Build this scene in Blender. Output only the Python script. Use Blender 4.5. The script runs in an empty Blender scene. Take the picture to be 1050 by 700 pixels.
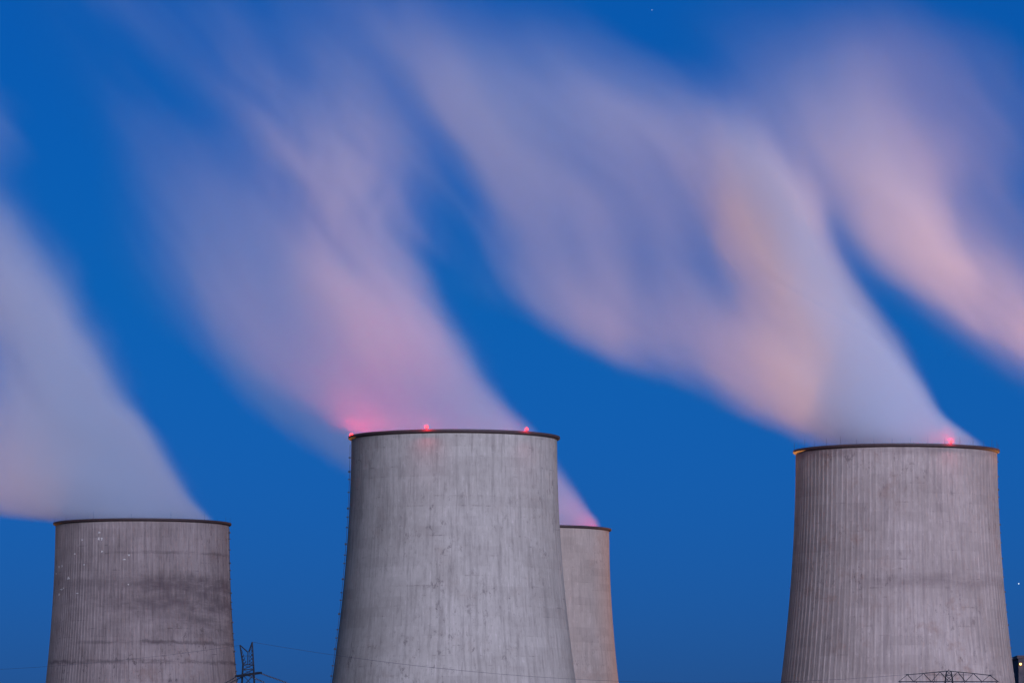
import bpy, bmesh, math, random
from mathutils import Vector, Matrix
R = math.radians
random.seed(7)
sc = bpy.context.scene
col = sc.collection

# ------------------------------------------------------------------ camera
FPX, HOR = 5630.0, 860.0                 # focal length and horizon row, in pixels of the 1050 x 700 photograph
PITCH = math.atan((HOR - 350.0) / FPX)
CAM_Z = 2.0
cd = bpy.data.cameras.new("camera")
cd.sensor_width = 36.0
cd.lens = 36.0 * FPX / 1050.0
cd.clip_start, cd.clip_end = 1.0, 60000.0
cam = bpy.data.objects.new("camera", cd); col.objects.link(cam)
cam.location = (0, 0, CAM_Z)
cam.rotation_euler = (math.pi / 2 + PITCH, 0, 0)
sc.camera = cam

def at(px, py, Y):
    """the world point at distance Y (north) seen at a place of the photograph"""
    a, b = (px - 525.0) / FPX, (350.0 - py) / FPX
    dy = math.cos(PITCH) - b * math.sin(PITCH)
    dz = math.sin(PITCH) + b * math.cos(PITCH)
    k = Y / dy
    return Vector((a * k, Y, CAM_Z + dz * k))

# ------------------------------------------------------------------ sky, sun, exposure
SUN_EL, SUN_AZ = R(5.0), R(160.0)        # azimuth clockwise from north (+Y): low afterglow, right behind the camera
w = bpy.data.worlds.new("World"); sc.world = w; w.use_nodes = True
nt = w.node_tree; nt.nodes.clear()
sky = nt.nodes.new("ShaderNodeTexSky"); sky.sky_type = 'NISHITA'; sky.sun_disc = False
sky.sun_elevation = SUN_EL; sky.sun_rotation = SUN_AZ
sky.air_density, sky.dust_density, sky.ozone_density = 0.6, 1.0, 6.0
tint = nt.nodes.new("ShaderNodeMix"); tint.data_type = 'RGBA'; tint.blend_type = 'MULTIPLY'
tint.inputs[0].default_value = 1.0; tint.inputs[7].default_value = (0.22, 0.59, 0.75, 1)
bg = nt.nodes.new("ShaderNodeBackground"); bg.inputs[1].default_value = 0.15
wo = nt.nodes.new("ShaderNodeOutputWorld")
tcw = nt.nodes.new("ShaderNodeTexCoord"); sxw = nt.nodes.new("ShaderNodeSeparateXYZ"); nt.links.new(tcw.outputs["Generated"], sxw.inputs[0])
mrw = nt.nodes.new("ShaderNodeMapRange"); nt.links.new(sxw.outputs[2], mrw.inputs[0]); mrw.inputs[1].default_value = .012; mrw.inputs[2].default_value = .10
shw = nt.nodes.new("ShaderNodeMix"); shw.data_type = 'RGBA'          # the violet earth shadow low over the horizon
shw.inputs[6].default_value = (0.47, 0.465, 0.86, 1); shw.inputs[7].default_value = (0.20, 0.60, 0.74, 1)
nt.links.new(mrw.outputs[0], shw.inputs[0]); nt.links.new(shw.outputs[2], tint.inputs[7])
nt.links.new(sky.outputs[0], tint.inputs[6]); nt.links.new(tint.outputs[2], bg.inputs[0]); nt.links.new(bg.outputs[0], wo.inputs[0])

sd = bpy.data.lights.new("sun", 'SUN'); sd.energy = 4.35; sd.angle = R(55); sd.color = (0.76, 0.85, 1.38)
so = bpy.data.objects.new("sun", sd); col.objects.link(so)
sdir = Vector((math.sin(SUN_AZ) * math.cos(SUN_EL), math.cos(SUN_AZ) * math.cos(SUN_EL), math.sin(SUN_EL)))
so.rotation_euler = sdir.to_track_quat('Z', 'Y').to_euler()
so.location = (0, 0, 400)

sc.view_settings.view_transform = 'Standard'; sc.view_settings.look = 'None'
sc.view_settings.gamma = 1.0; sc.view_settings.use_curve_mapping = False
sc.view_settings.exposure = 0.0
cy = sc.cycles
cy.use_denoising = True
cy.max_bounces = 10; cy.diffuse_bounces = 2; cy.glossy_bounces = 1; cy.volume_bounces = 4; cy.transparent_max_bounces = 24
cy.volume_step_rate = 0.8; cy.volume_max_steps = 160
cy.caustics_reflective = cy.caustics_refractive = False
cy.sample_clamp_indirect = 4.0

# ------------------------------------------------------------------ helpers
def link(o, parent=None):
    col.objects.link(o)
    if parent: o.parent = parent
    return o

def tag(o, label=None, cat=None, group=None, kind=None):
    for k, v in (("label", label), ("category", cat), ("group", group), ("kind", kind)):
        if v: o[k] = v
    return o

def empty(name, loc, label, cat, group=None, rz=0.0):
    o = bpy.data.objects.new(name, None); o.location = loc; o.rotation_euler = (0, 0, rz)
    o.empty_display_size = 1.0
    col.objects.link(o)
    return tag(o, label, cat, group)

def mesh(name, verts, faces, mat, parent=None, smooth=False, uv=None):
    me = bpy.data.meshes.new(name); me.from_pydata([tuple(v) for v in verts], [], faces)
    if mat: me.materials.append(mat)
    if smooth: me.polygons.foreach_set("use_smooth", [True] * len(me.polygons))
    if uv:
        ul = me.uv_layers.new(name="UVMap")
        for lp in me.loops: ul.data[lp.index].uv = uv[lp.vertex_index]
    me.update()
    o = bpy.data.objects.new(name, me)
    return link(o, parent)

class MB:
    """collects bars, boxes and tubes into one mesh"""
    def __init__(s): s.v, s.f = [], []
    def bar(s, a, b, r, n=4, r2=None):
        a, b = Vector(a), Vector(b); d = b - a
        if d.length < 1e-6: return s
        q = d.to_track_quat('Z', 'Y'); i = len(s.v); r2 = r if r2 is None else r2
        for p, rr in ((a, r), (b, r2)):
            for k in range(n):
                t = 2 * math.pi * (k + .5) / n
                s.v.append(p + q @ Vector((rr * math.cos(t), rr * math.sin(t), 0)))
        for k in range(n): s.f.append((i + k, i + (k + 1) % n, i + n + (k + 1) % n, i + n + k))
        s.f.append(tuple(i + k for k in reversed(range(n)))); s.f.append(tuple(i + n + k for k in range(n)))
        return s
    def box(s, c, d):
        i = len(s.v)
        for z in (-.5, .5):
            for x, y in ((-.5, -.5), (.5, -.5), (.5, .5), (-.5, .5)):
                s.v.append(Vector((c[0] + x * d[0], c[1] + y * d[1], c[2] + z * d[2])))
        s.f += [(i+3, i+2, i+1, i), (i+4, i+5, i+6, i+7)] + [(i+k, i+(k+1) % 4, i+4+(k+1) % 4, i+4+k) for k in range(4)]
        return s
    def path(s, pts, r, n=5):
        for a, b in zip(pts, pts[1:]): s.bar(a, b, r, n)
        return s
    def ball(s, c, r, n=10, m=6, sz=1.0):
        i = len(s.v); c = Vector(c)
        for j in range(1, m):
            ph = math.pi * j / m
            for k in range(n):
                t = 2 * math.pi * k / n
                s.v.append(c + Vector((r * math.sin(ph) * math.cos(t), r * math.sin(ph) * math.sin(t), r * sz * math.cos(ph))))
        top, bot = len(s.v), len(s.v) + 1
        s.v += [c + Vector((0, 0, r * sz)), c - Vector((0, 0, r * sz))]
        for j in range(m - 2):
            for k in range(n): s.f.append((i+j*n+k, i+(j+1)*n+k, i+(j+1)*n+(k+1) % n, i+j*n+(k+1) % n))
        for k in range(n):
            s.f.append((top, i+k, i+(k+1) % n)); s.f.append((bot, i+(m-2)*n+(k+1) % n, i+(m-2)*n+k))
        return s
    def build(s, name, mat, parent=None, smooth=False): return mesh(name, s.v, s.f, mat, parent, smooth)

def nodes(name):
    m = bpy.data.materials.new(name); m.use_nodes = True
    t = m.node_tree; t.nodes.clear()
    return m, t

class G:
    """short hand for node graphs"""
    def __init__(s, t): s.t = t
    def n(s, kind, **kw):
        x = s.t.nodes.new(kind)
        for k, v in kw.items(): setattr(x, k, v)
        return x
    def put(s, sock, v):
        if hasattr(v, "is_output"): s.t.links.new(v, sock)
        elif v is not None: sock.default_value = v
    def math(s, op, a, b=None, c=None, clamp=False):
        x = s.n("ShaderNodeMath", operation=op, use_clamp=clamp)
        s.put(x.inputs[0], a); s.put(x.inputs[1], b)
        if c is not None: s.put(x.inputs[2], c)
        return x.outputs[0]
    def vec(s, a, b, c):
        x = s.n("ShaderNodeCombineXYZ")
        for i, v in enumerate((a, b, c)): s.put(x.inputs[i], v)
        return x.outputs[0]
    def noise(s, v, scale=1.0, detail=2.0, rough=.5, dist=0.0):
        x = s.n("ShaderNodeTexNoise"); s.put(x.inputs["Vector"], v)
        x.inputs["Scale"].default_value = scale; x.inputs["Detail"].default_value = detail
        x.inputs["Roughness"].default_value = rough; x.inputs["Distortion"].default_value = dist
        return x.outputs[0]
    def ramp(s, v, lo, hi, a=0.0, b=1.0, smooth=True):
        x = s.n("ShaderNodeMapRange", interpolation_type='SMOOTHSTEP' if smooth else 'LINEAR')
        s.put(x.inputs[0], v)
        for i, q in enumerate((lo, hi, a, b)): s.put(x.inputs[i + 1], q)
        return x.outputs[0]
    def mix(s, f, a, b, mode='MIX'):
        x = s.n("ShaderNodeMix", data_type='RGBA', blend_type=mode)
        s.put(x.inputs[0], f); s.put(x.inputs[6], a); s.put(x.inputs[7], b)
        return x.outputs[2]

def plain(name, c, rough=.6, metal=0.0, var=.25, scale=2.0):
    m, t = nodes(name); g = G(t)
    tc = g.n("ShaderNodeTexCoord").outputs["Object"]
    nz = g.noise(tc, scale, 4, .6)
    cc = g.mix(g.ramp(nz, .3, .7), tuple(x * (1 - var) for x in c) + (1,), tuple(min(1, x * (1 + var)) for x in c) + (1,))
    p = g.n("ShaderNodeBsdfPrincipled"); g.put(p.inputs["Base Color"], cc)
    p.inputs["Roughness"].default_value = rough; p.inputs["Metallic"].default_value = metal
    t.links.new(p.outputs[0], g.n("ShaderNodeOutputMaterial").inputs[0])
    return m

def glow(name, c, strength):
    m, t = nodes(name); g = G(t)
    e = g.n("ShaderNodeEmission"); e.inputs[0].default_value = (*c, 1); e.inputs[1].default_value = strength
    t.links.new(e.outputs[0], g.n("ShaderNodeOutputMaterial").inputs[0])
    return m

def concrete(name, light, dark, seed, rib=0.0, grime=.5, top=110.0, bands=(), rust=.5):
    """weathered concrete; UV is in metres (along the wall, up)"""
    m, t = nodes(name); g = G(t)
    uv = g.n("ShaderNodeUVMap").outputs[0]
    sp = g.n("ShaderNodeSeparateXYZ"); g.put(sp.inputs[0], uv); u, v = sp.outputs[0], sp.outputs[1]
    big = g.noise(g.vec(g.math('MULTIPLY', u, .06), g.math('MULTIPLY', v, .045), seed), 1, 4, .6)
    c = g.mix(g.ramp(big, .3, .7), (*dark, 1), (*light, 1))
    # run-off streaks of several lengths
    wv = g.math('MULTIPLY_ADD', g.noise(g.vec(g.math('MULTIPLY', u, .3), g.math('MULTIPLY', v, .09), seed + 6.0), 1, 3, .6), .9, u)
    s1 = g.noise(g.vec(g.math('MULTIPLY', wv, .8), g.math('MULTIPLY', v, .04), seed + 3.1), 1, 4, .65)
    s2 = g.noise(g.vec(g.math('MULTIPLY', u, 1.9), g.math('MULTIPLY', v, .16), seed + 7.7), 1, 4, .7)
    s3 = g.noise(g.vec(g.math('MULTIPLY', u, 1.1), g.math('MULTIPLY', v, .55), seed + 8.8), 1, 5, .75)
    dirt = (dark[0] * .42, dark[1] * .40, dark[2] * .42, 1)
    c = g.mix(g.math('MULTIPLY', g.ramp(s1, .44, .74), grime * .75), c, dirt)
    c = g.mix(g.math('MULTIPLY', g.ramp(s2, .52, .76), grime * .9), c, dirt)
    c = g.mix(g.math('MULTIPLY', g.ramp(s3, .50, .75), grime * .55), c, dirt)
    lime = (min(1, light[0] * 1.45), min(1, light[1] * 1.45), min(1, light[2] * 1.5), 1)
    c = g.mix(g.math('MULTIPLY', g.ramp(s2, .45, .26), .36), c, lime)
    c = g.mix(g.math('MULTIPLY', g.ramp(s3, .44, .27), .30), c, lime)
    # pour lifts: every lift a slightly different tone, with broken dark joints
    vw = g.math('MULTIPLY_ADD', g.noise(g.vec(g.math('MULTIPLY', u, .5), 0.0, seed), 1, 2, .5), .3, v)
    lift = g.math('FLOOR', g.math('DIVIDE', vw, 2.6))
    ln = g.noise(g.vec(g.math('MULTIPLY', u, .07), g.math('MULTIPLY', lift, 3.37), seed + 1.3), 1, 3, .6)
    c = g.mix(g.math('MULTIPLY', g.ramp(ln, .42, .72), .20), c, dirt)
    fr = g.math('FRACT', g.math('DIVIDE', vw, 2.6))
    jn = g.math('MULTIPLY', g.ramp(fr, .16, .02), g.ramp(g.noise(g.vec(g.math('MULTIPLY', u, .20), g.math('MULTIPLY', lift, 5.1), seed + 2.2), 1, 5, .75), .54, .70))
    c = g.mix(g.math('MULTIPLY', jn, .8 * min(1, grime * 1.3)), c, (dirt[0] * .55, dirt[1] * .5, dirt[2] * .55, 1))
    # small spalls and short drips below them
    spn = g.noise(g.vec(g.math('MULTIPLY', u, .62), g.math('MULTIPLY', v, .30), seed + 9.4), 1, 6, .8)
    zone = g.noise(g.vec(g.math('MULTIPLY', u, .035), g.math('MULTIPLY', v, .05), seed + 12.3), 1, 3, .55)
    rus = g.noise(g.vec(g.math('MULTIPLY', u, .16), g.math('MULTIPLY', v, .16), seed + 15.1), 1, 5, .7)
    c = g.mix(g.math('MULTIPLY', g.math('MULTIPLY', g.ramp(rus, .50, .72), g.ramp(zone, .40, .62)), rust), c, (dark[0] * .80, dark[1] * .62, dark[2] * .55, 1))
    c = g.mix(g.math('MULTIPLY', g.math('MULTIPLY', g.ramp(spn, .56, .66), g.ramp(zone, .42, .60, .15, 1.0)), .8 * min(1, grime * 1.5)), c, (dirt[0] * .6, dirt[1] * .55, dirt[2] * .6, 1))
    # bands of dirt round the shell, ragged, with drips
    for zc, hw, amt, us in bands:
        dz = g.math('SUBTRACT', v, top - zc)
        wob = g.noise(g.vec(g.math('MULTIPLY', u, .35), g.math('MULTIPLY', v, .05), seed + zc), 1, 5, .7)
        mod = g.noise(g.vec(g.math('MULTIPLY', u, .09), g.math('MULTIPLY', v, .30), seed + zc * 2), 1, 5, .7)
        bn = g.math('MULTIPLY', g.ramp(g.math('ABSOLUTE', g.math('ADD', dz, g.math('MULTIPLY', g.math('SUBTRACT', wob, .5), hw * 3.0))), hw * 1.5, hw * .2), g.ramp(mod, .34, .60))
        if us: bn = g.math('MULTIPLY', bn, g.ramp(u, us[0], us[1]))
        c = g.mix(g.math('MULTIPLY', bn, amt), c, (dirt[0] * .75, dirt[1] * .68, dirt[2] * .75, 1))
    bump = g.n("ShaderNodeBump"); bump.inputs["Strength"].default_value = .35; bump.inputs["Distance"].default_value = .12
    fine = g.noise(g.vec(g.math('MULTIPLY', u, 1.6), g.math('MULTIPLY', v, .5), seed), 1, 5, .7)
    g.put(bump.inputs["Height"], fine)
    if rib:                                     # dirt that sits in the grooves between the ribs
        ru = g.math('FRACT', g.math('DIVIDE', u, rib))
        rg = g.ramp(g.math('ABSOLUTE', g.math('SUBTRACT', ru, .5)), .16, .34, 0, 1)
        rn = g.noise(g.vec(g.math('MULTIPLY', g.math('FLOOR', g.math('DIVIDE', u, rib)), 1.71), g.math('MULTIPLY', v, .05), seed + 4.4), 1, 2, .6)
        rm = g.math('MULTIPLY', rg, g.ramp(rn, .3, .68, .12, .95))
        c = g.mix(g.math('MULTIPLY', rm, .14), c, (.12, .10, .105, 1))
    p = g.n("ShaderNodeBsdfPrincipled"); g.put(p.inputs["Base Color"], c)
    p.inputs["Roughness"].default_value = .9; p.inputs["Specular IOR Level"].default_value = .2
    g.put(p.inputs["Normal"], bump.outputs[0])
    t.links.new(p.outputs[0], g.n("ShaderNodeOutputMaterial").inputs[0])
    return m

M_RIM = plain("rusty painted steel", (.075, .038, .030), .7, .1)
M_STEEL = plain("dark galvanised steel", (.05, .052, .058), .6, .4)
M_LATTICE = plain("weathered lattice steel", (.014, .014, .018), .8, .1)
M_WIRE = plain("aluminium cable", (.05, .05, .06), .6, .3)
M_INS = plain("brown porcelain", (.03, .02, .018), .3)
M_PATCH = plain("fresh repair mortar", (.78, .66, .50), .9)
M_HOUSING = plain("lamp housing", (.06, .05, .05), .5, .3)
M_RED = glow("red obstruction lens", (1.0, .016, .02), 14.0)
M_SODIUM = glow("sodium lamp lens", (1.0, .50, .12), 7.0)
M_STAR = glow("star light", (.75, .86, 1.0), 1.2)

# ------------------------------------------------------------------ ground
def ground():
    m, t = nodes("meadow ground"); g = G(t)
    tc = g.n("ShaderNodeTexCoord").outputs["Object"]
    a = g.noise(tc, .004, 6, .6); b = g.noise(tc, .3, 4, .6)
    c = g.mix(g.ramp(a, .35, .65), (.05, .07, .025, 1), (.10, .09, .05, 1))
    c = g.mix(g.math('MULTIPLY', b, .4), c, (.03, .035, .02, 1))
    p = g.n("ShaderNodeBsdfPrincipled"); g.put(p.inputs["Base Color"], c); p.inputs["Roughness"].default_value = .95
    t.links.new(p.outputs[0], g.n("ShaderNodeOutputMaterial").inputs[0])
    n, S = 24, 20000.0
    vs = [(-S + 2 * S * i / n, -S + 2 * S * j / n, 0) for j in range(n + 1) for i in range(n + 1)]
    fs = [(j*(n+1)+i, j*(n+1)+i+1, (j+1)*(n+1)+i+1, (j+1)*(n+1)+i) for j in range(n) for i in range(n)]
    tag(mesh("ground", vs, fs, m), "flat meadow ground round the power station", "ground", kind="structure")
ground()

# ------------------------------------------------------------------ cooling towers
def warning_light(root, p, power, lens_r=.42, dim=1.0):
    """red obstruction lamp standing on the rim; p is local to the tower"""
    b = MB().bar(p, p + Vector((0, 0, .22)), .16, 6).bar(p + Vector((0, 0, .18)), p + Vector((0, 0, .30)), .36, 8)
    h = b.build("warning_light", M_HOUSING, root)
    c = p + Vector((0, 0, .30 + lens_r * .9))
    MB().ball(c, lens_r, 12, 8, 1.0).build("lens", M_RED, h, True)
    ld = bpy.data.lights.new("warning_lamp", 'POINT'); ld.energy = power * 2.4; ld.color = (1.0, .012, .045); ld.shadow_soft_size = lens_r
    lo = bpy.data.objects.new("warning_lamp", ld); lo.location = c + Vector((0, -lens_r - .35, .15)); link(lo, h)
    return h

def tower(px, py, Y, half_px, c_m, mat_args, label, rib_n=0, rods=0, lamps=(), ladder=None, seg=240):
    m_px = FPX / Y
    Rl = half_px / m_px                      # radius of the lip
    Rt = Rl - .8                             # radius of the wall at the top
    base = at(px, py, Y); H = base.z
    root = empty("cooling_tower", (base.x, base.y, 0), label, "cooling tower", "cooling towers of the power station")
    radius = lambda z: Rt * math.sqrt(1 + ((H - z) / c_m) ** 2)
    rib = 2 * math.pi * Rt / rib_n if rib_n else 0
    mat = concrete(mat_args["name"], mat_args["light"], mat_args["dark"], mat_args["seed"],
                   rib, mat_args.get("grime", .5), H, mat_args.get("bands", ()), mat_args.get("rust", .5))
    # outer wall with raised wind ribs
    prof = []
    if rib_n:
        for k in range(rib_n):
            for f, d in ((.0, 0), (.30, 0), (.30, 0), (.37, .075), (.63, .075), (.70, 0), (.70, 0)): prof.append(((k + f) / rib_n, d))
    else:
        prof = [(k / seg, 0) for k in range(seg)]
    prof.append((1.0, prof[0][1]))
    rows = 46; zs = [H * i / rows for i in range(rows + 1)]
    V, F, UV = [], [], []
    n = len(prof)
    for z in zs:
        r = radius(z)
        for f, d in prof:
            th = math.pi / 2 + 2 * math.pi * f          # the seam is on the far side
            fade = min(1, max(0, (H - z - 1.0) / 1.5))
            V.append((( r + d * fade) * math.cos(th), (r + d * fade) * math.sin(th), z)); UV.append((f * 2 * math.pi * Rt, z))
    for j in range(rows):
        for k in range(n - 1): F.append((j*n+k, j*n+k+1, (j+1)*n+k+1, (j+1)*n+k))
    # inner face, so that the shell has its thickness
    i0 = len(V); zi = [H, H - 8, H - 25, H - 60, 0]
    for z in zi:
        for f, d in prof:
            th = math.pi / 2 + 2 * math.pi * f; r = radius(z) - .45
            V.append((r * math.cos(th), r * math.sin(th), z)); UV.append((f * 2 * math.pi * Rt, z))
    for k in range(n - 1): F.append((rows*n+k, rows*n+k+1, i0+k+1, i0+k))
    for j in range(len(zi) - 1):
        for k in range(n - 1): F.append((i0+j*n+k, i0+j*n+k+1, i0+(j+1)*n+k+1, i0+(j+1)*n+k))
    mesh("shell", V, F, mat, root, False, UV)
    # the dark steel gallery round the lip
    N = 160; pr = [(Rt + .12, H - .85), (Rl - .05, H - .52), (Rl, H - .45), (Rl, H + .08), (Rl - .1, H + .12), (Rt - .40, H + .12), (Rt - .40, H + .02), (Rt + .12, H + .02)]
    V, F = [], []
    for k in range(N):
        t = 2 * math.pi * k / N
        for r, z in pr: V.append((r * math.cos(t), r * math.sin(t), z))
    q = len(pr)
    for k in range(N):
        for j in range(q): F.append((k*q+j, ((k+1) % N)*q+j, ((k+1) % N)*q+(j+1) % q, k*q+(j+1) % q))
    mesh("rim_gallery", V, F, M_RIM, root)
    for k in range(rods):
        t = 2 * math.pi * (k + .37) / rods
        p = Vector(((Rl - .25) * math.cos(t), (Rl - .25) * math.sin(t), H + .1))
        MB().bar(p, p + Vector((0, 0, 2.0 + .5 * math.sin(k * 2.3))), .04, 5, .025).build("lightning_rod", M_STEEL, root)
    for lx, front, power, lr in lamps:
        x = (lx - px) / m_px
        y = math.sqrt(max(0, (Rl - .4) ** 2 - x * x)) * (-1 if front else 1)
        warning_light(root, Vector((x, y, H + .1)), power, lr)
    if ladder is not None:                   # caged ladder on the silhouette: rails, rungs every metre and platforms
        th = R(ladder); b = MB(); e = Vector((math.cos(th), math.sin(th), 0)); sdv = Vector((-math.sin(th), math.cos(th), 0))
        z = 0.0; prev = None
        while z < H - 1:
            p = e * (radius(z) + .38); p.z = z
            if prev is not None:
                for s in (-.3, .3): b.bar(prev + sdv * s, p + sdv * s, .05, 4)
            prev = p; z += 2.0
        z = 3.0; k = 0
        while z < H - 2:
            p = e * (radius(z)); p.z = z
            b.box(p + e * .45, (.6, .6, .28 if k % 3 else .5)); z += 3.2 + 1.2 * math.sin(k * 1.9); k += 1
        b.build("access_ladder", M_STEEL, root)
    return root, H, Rt, radius, base

WARM = (.40, .375, .38); 
left_t = tower(146, 536.5, 1742, 91.3, 111,
    dict(name="sooty ribbed concrete", light=(.46, .335, .255), dark=(.32, .228, .172), seed=2.0, grime=.62,
         bands=((20.5, 3.4, .65, (70, 100)), (29, 7.5, .5, (50, 118)), (20, 3, .3, None), (26, 2.2, .5, (40, 100)), (38.5, .6, .7, (50, 90)), (44.5, .7, .65, None), (10.5, .5, .5, (70, 90)))),
    "dark sooty concrete cooling tower speckled with small white repair patches", rib_n=150, rods=14, ladder=-5)
mid_t = tower(465.7, 448.2, 1453, 108.8, 103,
    dict(name="pale weathered concrete", light=(0.54, 0.431, 0.317), dark=(0.425, 0.336, 0.244), seed=11.0, rust=.2, grime=.58),
    "tallest palest cooling tower carrying three red lamps on its rim", rods=0,
    lamps=((439, True, 700.0, .42), (540, True, 700.0, .36), (359.5, False, 12000.0, .50)), ladder=186)
right_t = tower(919, 462.2, 1523, 106, 110,
    dict(name="ribbed brownish concrete", light=(0.529, 0.386, 0.286), dark=(0.414, 0.297, 0.217), seed=23.0, rust=.85, grime=.50,
         bands=((37, 2.2, .35, (60, 90)), (1.6, 1.3, .35, None))),
    "ribbed cooling tower with one red lamp, standing behind a lattice crossarm", rib_n=104, rods=36,
    lamps=((968, True, 550.0, .42),), ladder=4)
back_t = tower(545, 542.5, 1930, 82, 107,
    dict(name="distant smooth concrete", light=(0.549, 0.394, 0.275), dark=(0.464, 0.331, 0.226), seed=37.0, grime=.35),
    "half hidden cooling tower behind the palest one, its edge lit orange", rods=0,
    lamps=((612, False, 4000.0, .40),))
east_t = tower(1290, 470, 1500, 106, 108,
    dict(name="eastern ribbed concrete", light=(0.529, 0.386, 0.286), dark=(0.414, 0.297, 0.217), seed=51.0, grime=.50),
    "cooling tower beyond the boiler house whose steam drifts in over the others", rib_n=104, rods=0)

# repair patches on the sooty tower, as thin mortar patches on the shell
root, H, Rt, radius, base = left_t
for (x, y, wpx, hpx) in ((108, 546.5, 2.2, 2.0), (90, 553.5, 1.6, 1.6), (107.5, 553, 1.8, 3.2), (110.6, 553, 1.8, 3.0), (82, 567.5, 1.8, 1.8), (111, 566, 2.2, 1.8), (138.5, 570, 2.4, 1.8),
                         (134, 574.5, 3.4, 1.2), (64, 579.5, 1.4, 2.4), (67.5, 579, 1.0, 2.4), (60.3, 586, 1.0, 1.6), (92, 579, 1.5, 1.5), (75, 592, 2.6, 3.0), (67, 603, 3, 1.6), (64.4, 608, 1.6, 2.6), (69.5, 602, 1.2, 2), (85, 608, 2.4, 1.2), (138, 600, 1.4, 1.4)):
    P = at(x, y, 1742 - 20); z = P.z; r = radius(z); lx = P.x * (1742.0 / P.y) - base.x
    lx = max(-r * .985, min(r * .985, lx)); th = math.atan2(-math.sqrt(r * r - lx * lx), lx)
    w_, h_ = 1.35 * wpx / 3.23 / max(.35, abs(math.sin(th))), 1.3 * hpx / 3.23
    V, F = [], []; nn = 9; rr0 = random.random() * 6
    for lay in (.13, .17):
        for k in range(nn):
            t = 2 * math.pi * k / nn; q = .5 * (.72 + .28 * math.sin(3 * t + rr0))
            a = th + w_ * q * math.cos(t) / r; zz = z + h_ * q * math.sin(t); rz = radius(zz) + lay
            V.append((rz * math.cos(a), rz * math.sin(a), zz))
    F = [tuple(range(nn))[::-1], tuple(range(nn, 2 * nn))] + [(k, (k + 1) % nn, nn + (k + 1) % nn, nn + k) for k in range(nn)]
    mesh("repair_patch", V, F, M_PATCH, root)

# ------------------------------------------------------------------ boiler house at the right edge, with its sodium lamp
def boiler_house():
    Y = 2100.0; p = at(1044.3, 671.5, Y); Hb = p.z; W, D = 62.0, 44.0
    root = empty("boiler_house", (p.x + W / 2, Y + D / 2, 0), "dark brown boiler house at the foot of the ribbed tower with an orange lamp", "building")
    m = plain("brown cladding", (.07, .05, .045), .8, 0, .35, .4)
    MB().box((0, 0, Hb / 2 - .6), (W, D, Hb - 1.2)).build("wall", m, root)
    MB().box((0, 0, Hb - .6 + .003), (W + 1.0, D + 1.0, 1.2)).build("roof", M_RIM, root)
    gl = plain("dim window glass", (.03, .04, .05), .15)
    for r_ in range(4):
        for k in range(6):
            x = -W / 2 + 6 + k * 9.6; z = Hb - 9 - r_ * 9.5
            f = MB().box((x, -D / 2 - .05, z), (5.4, .2, 3.0)).build("window", M_STEEL, root)
            MB().box((x, -D / 2 - .17, z), (4.9, .06, 2.5)).build("pane", gl, f)
    q = at(1046.2, 680.3, Y)
    lp = Vector((q.x - (p.x + W / 2), -D / 2 - .9, q.z))
    fl = MB().bar(lp + Vector((0, .9, -.2)), lp + Vector((0, 0, -.2)), .12, 6).box(lp + Vector((0, .1, .42)), (1.2, .9, .25)).build("floodlight", M_HOUSING, root)
    MB().ball(lp, .45, 10, 6).build("lens", M_SODIUM, fl, True)
    ld = bpy.data.lights.new("sodium_lamp", 'SPOT'); ld.energy = 8.0e5; ld.color = (1.0, .36, .08); ld.spot_size = R(50); ld.spot_blend = .8; ld.shadow_soft_size = .6
    lo = bpy.data.objects.new("sodium_lamp", ld); lo.location = lp + Vector((-.9, -.2, 0)); link(lo, fl)
    target = Vector((back_t[4].x + 20, 1930, 70)) - (root.location + lo.location)
    lo.rotation_euler = target.to_track_quat('-Z', 'Y').to_euler()
boiler_house()

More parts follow.
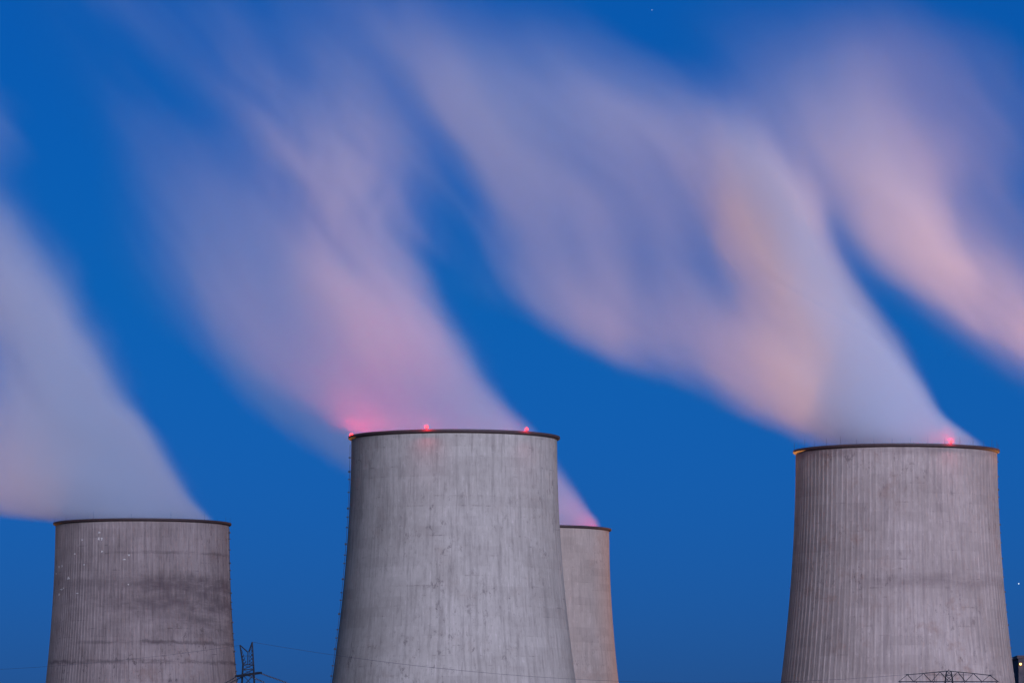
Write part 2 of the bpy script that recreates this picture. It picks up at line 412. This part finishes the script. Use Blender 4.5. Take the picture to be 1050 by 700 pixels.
# ------------------------------------------------------------------ steam plumes
def plume(name, Y, rows, label, seed, dens=.03, wide=.8, right_edge=.16, left_edge=.55, streak=1.0, g_=0.0, lean=.75, rag=3.0, core_gain=2.4, core_w=.14, mott_k=4.6):
    """rows: (py, left px, right px, depth half width in m, density 0-1, core place 0-1, core gain 0-1), from the mouth upwards"""
    pts = []
    for py, L, Rr, D, pk, uc, ca in rows:
        a, b = at(L, py, Y), at(Rr, py, Y); pts.append((a.z, a.x, b.x, D, pk, uc, ca))
    z0, z1 = pts[0][0], pts[-1][0]; Hh = z1 - z0
    ox = (pts[0][1] + pts[0][2]) / 2
    xs = [p[1] - ox for p in pts] + [p[2] - ox for p in pts]; x0, x1 = min(xs), max(xs); Wd = x1 - x0
    Dm = max(p[3] for p in pts)
    # hull
    V, F, n = [], [], 28
    fine = []
    for a, b in zip(pts, pts[1:]):
        k = max(1, int((b[0] - a[0]) / 8))
        for i in range(k): fine.append([a[j] + (b[j] - a[j]) * i / k for j in range(7)])
    fine.append(list(pts[-1]))
    for p in fine:
        cx, hw = (p[1] + p[2]) / 2 - ox, (p[2] - p[1]) / 2
        for k in range(n):
            t = 2 * math.pi * k / n
            c_, s_ = math.cos(t), math.sin(t); ex = 1.0 - .5 * min(1, max(0, (p[0] - z0 - 20) / 60))
            V.append((cx + 1.04 * hw * math.copysign(abs(c_) ** ex, c_), 1.04 * p[3] * math.copysign(abs(s_) ** ex, s_), p[0] - z0))
    for j in range(len(fine) - 1):
        for k in range(n): F.append((j*n+k, j*n+(k+1) % n, (j+1)*n+(k+1) % n, (j+1)*n+k))
    F.append(tuple(range(n))[::-1]); F.append(tuple((len(fine) - 1) * n + k for k in range(n)))
    m, t = nodes("steam of " + name); g = G(t)
    tc = g.n("ShaderNodeTexCoord").outputs["Object"]
    sp = g.n("ShaderNodeSeparateXYZ"); g.put(sp.inputs[0], tc); X, Yv, Z = sp.outputs
    T = g.math('DIVIDE', Z, Hh, clamp=True)
    def curve3(sel):
        c = g.n("ShaderNodeRGBCurve"); c.mapping.use_clip = False
        for ch in range(3):
            cu = c.mapping.curves[ch]; vals = [(min(1, max(0, (p[0] - z0) / Hh)), sel(p)[ch]) for p in pts]
            cu.points[0].location = vals[0]; cu.points[1].location = vals[-1]
            for q in vals[1:-1]: cu.points.new(*q)
        c.mapping.update()
        g.put(c.inputs["Color"], g.vec(T, T, T))
        s_ = g.n("ShaderNodeSeparateColor"); g.put(s_.inputs[0], c.outputs[0]); return s_.outputs
    cL, cW, cD = curve3(lambda p: ((p[1] - ox - x0) / Wd, (p[2] - p[1]) / Wd, p[3] / Dm))
    cP, cU, cA = curve3(lambda p: (p[4], p[5], p[6]))
    # slow wander of the edges, so that the outline is not a clean curve
    wn = g.n("ShaderNodeTexNoise"); g.put(wn.inputs["Vector"], g.vec(g.math('MULTIPLY', X, .010), g.math('MULTIPLY', Yv, .010), g.math('MULTIPLY', Z, .012)))
    wn.inputs["Scale"].default_value = 1.0; wn.inputs["Detail"].default_value = 2.5; wn.inputs["Roughness"].default_value = .55
    wn.noise_dimensions = '4D'; wn.inputs["W"].default_value = seed
    Lx = g.math('MULTIPLY_ADD', cL, Wd, x0); Wx = g.math('MAXIMUM', g.math('MULTIPLY', cW, Wd), 1.0)
    u = g.math('DIVIDE', g.math('SUBTRACT', X, Lx), Wx)
    wob = g.math('MULTIPLY', g.math('SUBTRACT', wn.outputs[0], .5), g.math('MULTIPLY', g.ramp(T, .02, .5), wide))
    u2 = g.math('ADD', u, wob)
    v = g.math('DIVIDE', Yv, g.math('MAXIMUM', g.math('MULTIPLY', cD, Dm), 1.0))
    grow = g.ramp(T, .03, .40)
    uu = g.math('MULTIPLY_ADD', u, 2.0, -1.0)
    dd = g.math('ADD', g.math('MULTIPLY', g.math('MULTIPLY', uu, uu), g.math('MULTIPLY_ADD', grow, -.6, 1.0)), g.math('MULTIPLY', v, v))
    ell = g.ramp(dd, 1.0, g.math('MULTIPLY_ADD', grow, -.7, .6))
    e_l = g.ramp(u2, .0, g.math('MULTIPLY_ADD', grow, -.3 * left_edge, left_edge)); e_r = g.ramp(u2, 1.0, g.math('MULTIPLY_ADD', grow, -right_edge, .90))
    ell = g.math('MULTIPLY', ell, g.math('MULTIPLY', g.ramp(u, 1.03, .92), g.ramp(u, -.03, .08)))
    env = g.math('MULTIPLY', g.math('MULTIPLY', e_l, e_r), ell)
    # wisps drawn out along the wind, up and to the west
    bend = g.math('MULTIPLY', g.math('SUBTRACT', wn.outputs[0], .5), 45.0)
    across = g.math('ADD', g.math('MULTIPLY_ADD', Z, lean, X), bend); along = g.math('MULTIPLY_ADD', X, -lean, Z)
    w1 = g.noise(g.vec(g.math('MULTIPLY', across, .020), g.math('MULTIPLY', Yv, .005), g.math('MULTIPLY_ADD', along, .0055, seed * 1.7)), 1, 3.5, .52, .5)
    sn = g.noise(g.vec(g.math('MULTIPLY', u2, 6.0 * streak), g.math('MULTIPLY', v, .5), g.math('MULTIPLY_ADD', T, 2.2, seed)), 1, 4, .6)
    nz = g.math('ADD', g.math('MULTIPLY', g.math('SUBTRACT', w1, .5), g.math('MULTIPLY_ADD', grow, rag, .25)), g.math('MULTIPLY', g.math('SUBTRACT', sn, .5), g.math('MULTIPLY_ADD', grow, .25, .45)))
    fill = g.ramp(g.math('ADD', env, g.math('MULTIPLY', nz, g.ramp(env, .0, .35, .35, 1.0))), .10, 1.05)
    kc = g.math('DIVIDE', g.math('SUBTRACT', u2, cU), g.math('MULTIPLY_ADD', grow, core_w - .24, .24))
    core = g.math('MULTIPLY', cA, g.math('EXPONENT', g.math('MULTIPLY', g.math('MULTIPLY', kc, kc), -1.0)))
    mott = g.math('MULTIPLY_ADD', g.math('MULTIPLY', g.math('SUBTRACT', w1, .5), grow), mott_k, 1.0)
    jet = g.math('MULTIPLY', g.ramp(g.math('ADD', g.math('MULTIPLY', e_r, ell), g.math('MULTIPLY', nz, .7)), .06, 1.0), g.math('MULTIPLY_ADD', g.math('MULTIPLY', g.math('SUBTRACT', g.math('ADD', sn, w1), 1.0), grow), 2.2, 1.0, clamp=False))
    jet = g.math('MAXIMUM', jet, 0.0)
    d = g.math('ADD', g.math('MULTIPLY', fill, g.math('MULTIPLY', g.math('MULTIPLY', cP, g.math('MULTIPLY_ADD', grow, -.50, 1.0)), g.math('MAXIMUM', mott, .15))), g.math('MULTIPLY', g.math('MULTIPLY', core, core_gain), g.math('MULTIPLY', jet, e_l)))
    d = g.math('MULTIPLY', d, dens)
    pv = g.n("ShaderNodeVolumePrincipled"); pv.inputs["Color"].default_value = (.955, .98, 1, 1)
    pv.inputs["Anisotropy"].default_value = g_; pv.inputs["Density Attribute"].default_value = ""
    g.put(pv.inputs["Density"], d)
    t.links.new(pv.outputs[0], g.n("ShaderNodeOutputMaterial").inputs["Volume"])
    o = mesh("steam_plume", V, F, m)
    o.location = (ox, Y, z0)
    return tag(o, label, "steam plume", "steam plumes drifting from the cooling towers")

plume("sooty tower", 1742, (
    (541, 66, 226, 25, 1, .60, .9), (534, 0, 231, 29, .9, .68, .9), (526, -90, 229, 32, .6, .76, 1), (514, -190, 222, 33, .42, .84, 1), (496, -260, 212, 35, .34, .865, 1.15), (470, -320, 200, 38, .34, .88, 1.1),
    (440, -350, 186, 42, .42, .885, 1.1), (400, -390, 168, 48, .36, .885, .95), (350, -430, 154, 55, .32, .87, .75), (300, -460, 140, 62, .26, .84, .5),
    (240, -480, 130, 70, .2, .78, .22), (180, -560, 118, 75, .17, .7, .05), (110, -640, 80, 80, .3, .7, 0), (40, -720, 0, 85, 0, .7, 0)),
    "bluish steam plume leaning out of the sooty cooling tower beyond the photo's edge", 5.2, dens=.038, left_edge=.6, right_edge=.1, rag=2.4, wide=.22, core_w=.10)
plume("pale tower", 1453, (
    (455, 366, 566, 25, .9, .8, .1), (449, 326, 570, 30, 1, .80, .1), (441, 296, 567, 35, 1., .80, .1), (430, 268, 557, 34, .8, .83, .1), (415, 235, 541, 33, .62, .85, .15), (395, 196, 524, 34, .52, .87, .3), (365, 150, 508, 38, .46, .86, .55),
    (335, 115, 500, 42, .42, .84, .75), (290, 80, 500, 48, .40, .77, .8), (240, 55, 505, 54, .35, .71, .8), (190, 45, 505, 60, .32, .65, .7), (140, 45, 505, 66, .30, .59, .55),
    (90, 40, 505, 72, .27, .55, .3), (40, 20, 500, 78, .23, .5, .1), (-10, -10, 470, 82, .20, .45, .0), (-80, -70, 420, 88, 0, .45, 0)),
    "broad mauve steam plume fanning up from the tower with three red lamps", 8.0, dens=.0105, left_edge=.6, wide=.6)
plume("ribbed tower", 1523, (
    (467, 826, 1012, 25, 1, .55, 1), (459, 806, 1022, 30, 1, .58, 1), (450, 778, 1013, 34, 1, .64, 1), (440, 752, 1000, 33, .9, .69, 1.1), (425, 705, 984, 33, .68, .77, 1.15), (400, 640, 972, 35, .52, .82, 1.2), (370, 560, 958, 40, .48, .85, 1.2), (335, 480, 943, 46, .52, .86, 1.2),
    (300, 415, 926, 52, .50, .86, 1.2), (250, 395, 902, 58, .48, .835, 1.15), (200, 370, 880, 64, .52, .79, .75), (150, 310, 850, 70, .50, .74, .35), (110, 250, 815, 74, .46, .70, .1),
    (75, 210, 775, 78, .34, .6, .0), (40, 180, 710, 82, .16, .5, .0), (0, 200, 640, 85, 0, .5, 0)),
    "brightest steam plume, white streaked, streaming from the ribbed tower with one lamp", 88.0, dens=.032, left_edge=.62, right_edge=.10, wide=.35, rag=2.4, core_w=.10, mott_k=3.2)
plume("hidden tower", 1930, (
    (552, 474, 612, 24, 1, .7, .5), (545, 462, 626, 30, 1, .7, .5), (535, 448, 625, 33, 1, .7, .5), (525, 420, 619, 32, 1, .75, .5), (500, 350, 608, 34, .8, .8, .5), (470, 290, 594, 38, .7, .8, .5), (440, 250, 576, 42, .6, .8, .4),
    (400, 210, 540, 48, .45, .8, .3), (350, 165, 500, 54, .35, .75, .2), (290, 125, 465, 60, .25, .7, .1), (220, 90, 430, 66, .12, .7, .0), (160, 70, 400, 70, 0, .7, 0)),
    "lilac steam plume rising behind the palest tower from the half hidden one", 21.0, dens=.022, left_edge=.35)
plume("eastern tower", 1500, (
    (480, 1196, 1384, 25, 1, .6, .6), (470, 1184, 1390, 27, 1, .6, .6), (450, 1105, 1380, 30, 1, .6, .6), (400, 1005, 1350, 36, .8, .5, .6), (360, 930, 1325, 42, .6, .45, .6), (320, 865, 1300, 48, .6, .42, .6),
    (280, 800, 1275, 54, .6, .42, .7), (240, 745, 1250, 58, .56, .42, .7), (200, 690, 1225, 62, .52, .42, .6), (160, 645, 1215, 66, .52, .42, .5), (120, 610, 1190, 70, .48, .42, .3),
    (85, 580, 1160, 74, .42, .44, .15), (50, 560, 1115, 78, .28, .5, .05), (15, 560, 1020, 82, .08, .5, 0), (-10, 560, 960, 84, 0, .5, 0)),
    "salmon steam plume drifting in from the photo's side above the ribbed tower", 29.0, dens=.0066, left_edge=.62, right_edge=.3, rag=2.4)

# ------------------------------------------------------------------ sodium floodlight masts in the yard: they redden the steam from below
def flood_mast(loc, aim, power, label, spread=48):
    root = empty("floodlight_mast", (loc[0], loc[1], 0), label, "floodlight mast", "sodium floodlight masts in the yard")
    h = loc[2]
    MB().bar((0, 0, 0), (0, 0, h), .35, 10, .16).build("pole", M_STEEL, root, True)
    MB().box((0, 0, h), (3.4, .5, .3)).build("crossbar", M_STEEL, root)
    d = (Vector(aim) - Vector(loc)).normalized()
    for x in (-1.3, 0, 1.3):
        c = Vector((x, 0, h + .55))
        f = MB().bar(c - d * .35, c + d * .25, .24, 10, .42).build("floodlight", M_HOUSING, root)
        MB().bar(c + d * .26, c + d * .29, .38, 10).build("lens", M_SODIUM, f)
    ld = bpy.data.lights.new("sodium_lamp", 'SPOT'); ld.energy = power; ld.color = (1.0, .40, .10); ld.spot_size = R(spread); ld.spot_blend = 1.0; ld.shadow_soft_size = 1.0
    lo = bpy.data.objects.new("sodium_lamp", ld); lo.location = Vector((0, 0, h + .55)) + d * 1.2; lo.rotation_euler = d.to_track_quat('-Z', 'Y').to_euler(); link(lo, root)
flood_mast((52, 1640, 24), (48, 1523, 138), 1.7e6, "floodlight mast in the yard between the palest tower and the ribbed one")
flood_mast((215, 1600, 24), (150, 1500, 175), 5.2e6, "floodlight mast in the yard beside the boiler house", 42)
flood_mast((-70, 1580, 24), (-62, 1453, 170), 1.2e6, "floodlight mast in the yard behind the palest tower")
flood_mast((-185, 1860, 24), (-185, 1742, 140), 7.0e5, "floodlight mast in the yard behind the sooty tower")

# ------------------------------------------------------------------ pylons
def lattice_body(b, zs, hw, r, diag=True, hd=None):
    """four legs with crossed bracing; zs heights, hw half widths"""
    C = ((-1, -1), (1, -1), (1, 1), (-1, 1))
    hd = hd or hw
    P = [[Vector((sx * w_, sy * d_, z)) for sx, sy in C] for z, w_, d_ in zip(zs, hw, hd)]
    for A, B in zip(P, P[1:]):
        for k in range(4):
            b.bar(A[k], B[k], r); b.bar(B[k], B[(k + 1) % 4], r * .6)
            if diag: b.bar(A[k], B[(k + 1) % 4], r * .5); b.bar(A[(k + 1) % 4], B[k], r * .5)
    return P

def insulator(root, a, b_, name="insulator_string"):
    a, b_ = Vector(a), Vector(b_); m = MB().bar(a, b_, .07, 6); n = max(6, int((b_ - a).length / .28))
    for k in range(1, n):
        p = a + (b_ - a) * k / n; d = (b_ - a).normalized() * .05
        m.bar(p - d, p + d, .19, 8, .13)
    return m.build(name, M_INS, root)

def sag(a, b_, s, n=24):
    a, b_ = Vector(a), Vector(b_)
    return [a + (b_ - a) * (k / n) + Vector((0, 0, -4 * s * (k / n) * (1 - k / n))) for k in range(n + 1)]

def wire(a, b_, s, r, label):
    o = MB().path(sag(a, b_, s), r, 5).build("overhead_wire", M_WIRE)
    return tag(o, label, "wire", "overhead wires of the power line")

# the left pylon: two earth wire horns over a lattice body, its short crossarm seen nearly end on
YL = 1000.0
pl = at(254.5, 690, YL); root = empty("lattice_pylon", (pl.x, YL, 0), "slim lattice pylon with two pointed horns beside the sooty tower", "pylon", "pylons carrying the power line")
zt = lambda y: at(254, y, YL).z
k_ = YL / FPX
b = MB(); Z1, Z2 = zt(691), zt(681)
lattice_body(b, [0, 6, 11.5, 16.5, 21, 25, Z1 - 2.4, Z1], [3.0, 2.55, 2.15, 1.85, 1.6, 1.35, 1.15, 1.05], .12)
b.build("mast", M_LATTICE, root)
b = MB()
lattice_body(b, [Z1, Z1 + .9, Z2], [1.05, 1.0, .95], .11)
for sx, xp, yp in ((-1, 246, 661), (1, 258.6, 657.8)):
    tip = Vector(((xp - 254.5) * k_, 0, zt(yp)))
    ins = Vector((sx * .12, 0, zt(668)))
    for sy in (-1, 1):
        o_ = Vector((sx * .95, sy * .95, Z2)); i_ = Vector((sx * .15, sy * .6, Z2)); 
        b.bar(o_, tip, .12); b.bar(i_, Vector((ins.x, sy * .35, ins.z)), .05); b.bar(Vector((ins.x, sy * .35, ins.z)), tip, .13)
        for q in range(5):
            f0, f1 = q / 6, (q + 1) / 6
            b.bar(o_.lerp(tip, f0), i_.lerp(tip, f1), .04); b.bar(i_.lerp(tip, f0), o_.lerp(tip, f1), .04)
b.bar((-.9, 0, zt(672)), (.9, 0, zt(672)), .05)
b.build("horns", M_LATTICE, root)
ar = MB()                                   # crossarm, mostly along the line of sight
ca, cb = Vector((-1.9, -4.2, zt(694))), Vector((2.0, 4.2, zt(689)))
for dz in (0, .55):
    for off in (-.35, .35): ar.bar(ca + Vector((off * .6, 0, dz * .3)), cb + Vector((off * .6, 0, dz * .3)), .16)
for q in range(8): ar.bar(ca.lerp(cb, q / 8) + Vector((-.2, 0, 0)), ca.lerp(cb, (q + 1) / 8) + Vector((.2, 0, .17)), .06)
ar.build("crossarm", M_LATTICE, root)
for a, dx, dz in ((ca, -2.4, -1.35), (cb, 4.9, -1.75), (ca.lerp(cb, .35), -3.2, -1.6), (ca.lerp(cb, .45), 3.2, -1.35)):
    insulator(root, a, a + Vector((dx, 0, dz)))
W = Matrix.Translation(root.location)
wire(root.location + ca + Vector((-2.4, 0, -1.35)), root.location + ca + Vector((-230, 20, -22)), 5, .035, "wire dropping away from the near end of the slim pylon's crossarm")
wire(root.location + cb + Vector((4.9, 0, -1.75)), root.location + cb + Vector((240, -20, -24)), 5, .035, "wire dropping away from the far end of the slim pylon's crossarm")
hornL = root.location + Vector(((258.6 - 254.5) * k_, 0, zt(657.8)))

# the right pylon: a broad flat truss crossarm seen face on
YR = 1100.0
pr_ = at(973, 698, YR); root = empty("lattice_pylon", (pr_.x, YR, 0), "pylon whose wide trussed crossarm shows against the ribbed tower's foot", "pylon", "pylons carrying the power line")
kr = YR / FPX; zr = lambda y: at(973, y, YR).z; X_ = lambda x: (x - 973) * kr
zb = zr(698.3)
b = MB(); lattice_body(b, [0, 6, 11.5, 16.5, 21, 25, 29, zb], [3.4, 2.9, 2.45, 2.05, 1.7, 1.4, 1.05, .75], .09)
b.build("mast", M_LATTICE, root)
b = MB(); lattice_body(b, [zb, zr(692), zr(687.6)], [.75, .6, .42], .08)
for s in (-.75, .75): b.bar((0, s * .5, zr(687.6)), (0, s * .5, zr(685.6)), .05)
b.build("peak", M_LATTICE, root)
arm = MB()
for s in (-.55, .55):
    bot = [Vector((X_(x), s, zb)) for x in (921.5, 937, 955, 973, 990, 1007, 1023.5)]
    top = [Vector((X_(x), s * .8, zr(y))) for x, y in ((930.5, 691.2), (947, 689.9), (964, 688.3), (982, 688.3), (998, 689.9), (1015, 691.8))]
    arm.path(bot, .10, 4).path(top[:3] + [Vector((0, s * .8, zr(687.4)))] + top[3:], .085, 4)
    zig = [bot[0], top[0], bot[1], top[1], bot[2], top[2], bot[3], top[3], bot[4], top[4], bot[5], top[5], bot[6]]
    arm.path(zig, .055, 4)
    arm.bar((X_(951), s * .9, zr(691.4)), (X_(995), s * .9, zr(691.4)), .045)
    for x in (958, 988): arm.bar((X_(x), s * .9, zr(689)), (X_(x), s * .9, zb), .04)
for x in (921.5, 937, 955, 990, 1007, 1023.5): arm.bar((X_(x), -.55, zb), (X_(x), .55, zb), .07)
for x, y in ((930.5, 691.2), (1015, 691.8)): arm.box((X_(x), 0, zr(y)), (.55, 1.1, .22))
arm.build("crossarm", M_LATTICE, root)
for x in (923, 940, 957, 989, 1006, 1022): insulator(root, (X_(x), 0, zb - .08), (X_(x), 0, zb - 3.2))
hornR = root.location + Vector((0, 0, zr(687.0)))
wire(hornL, hornR, 4.6, .026, "earth wire sagging across the palest tower from the slim pylon")
wire(hornL + Vector((-2.3, 0, -.6)), at(-120, 689, 1040), 1.2, .02, "earth wire running across the sooty tower towards the slim pylon")

# ------------------------------------------------------------------ two stars
for x, y, r_, lab in ((1044.6, 598, 2.9, "small bright star low in the blue beside the ribbed tower"), (668.5, 10.5, 1.3, "faint star high in the blue between the plumes")):
    P = at(x, y, 24000.0)
    o = MB().ball((0, 0, 0), r_, 12, 8).build("star", M_STAR, None, True); o.location = P
    tag(o, lab, "star", "stars in the evening sky")
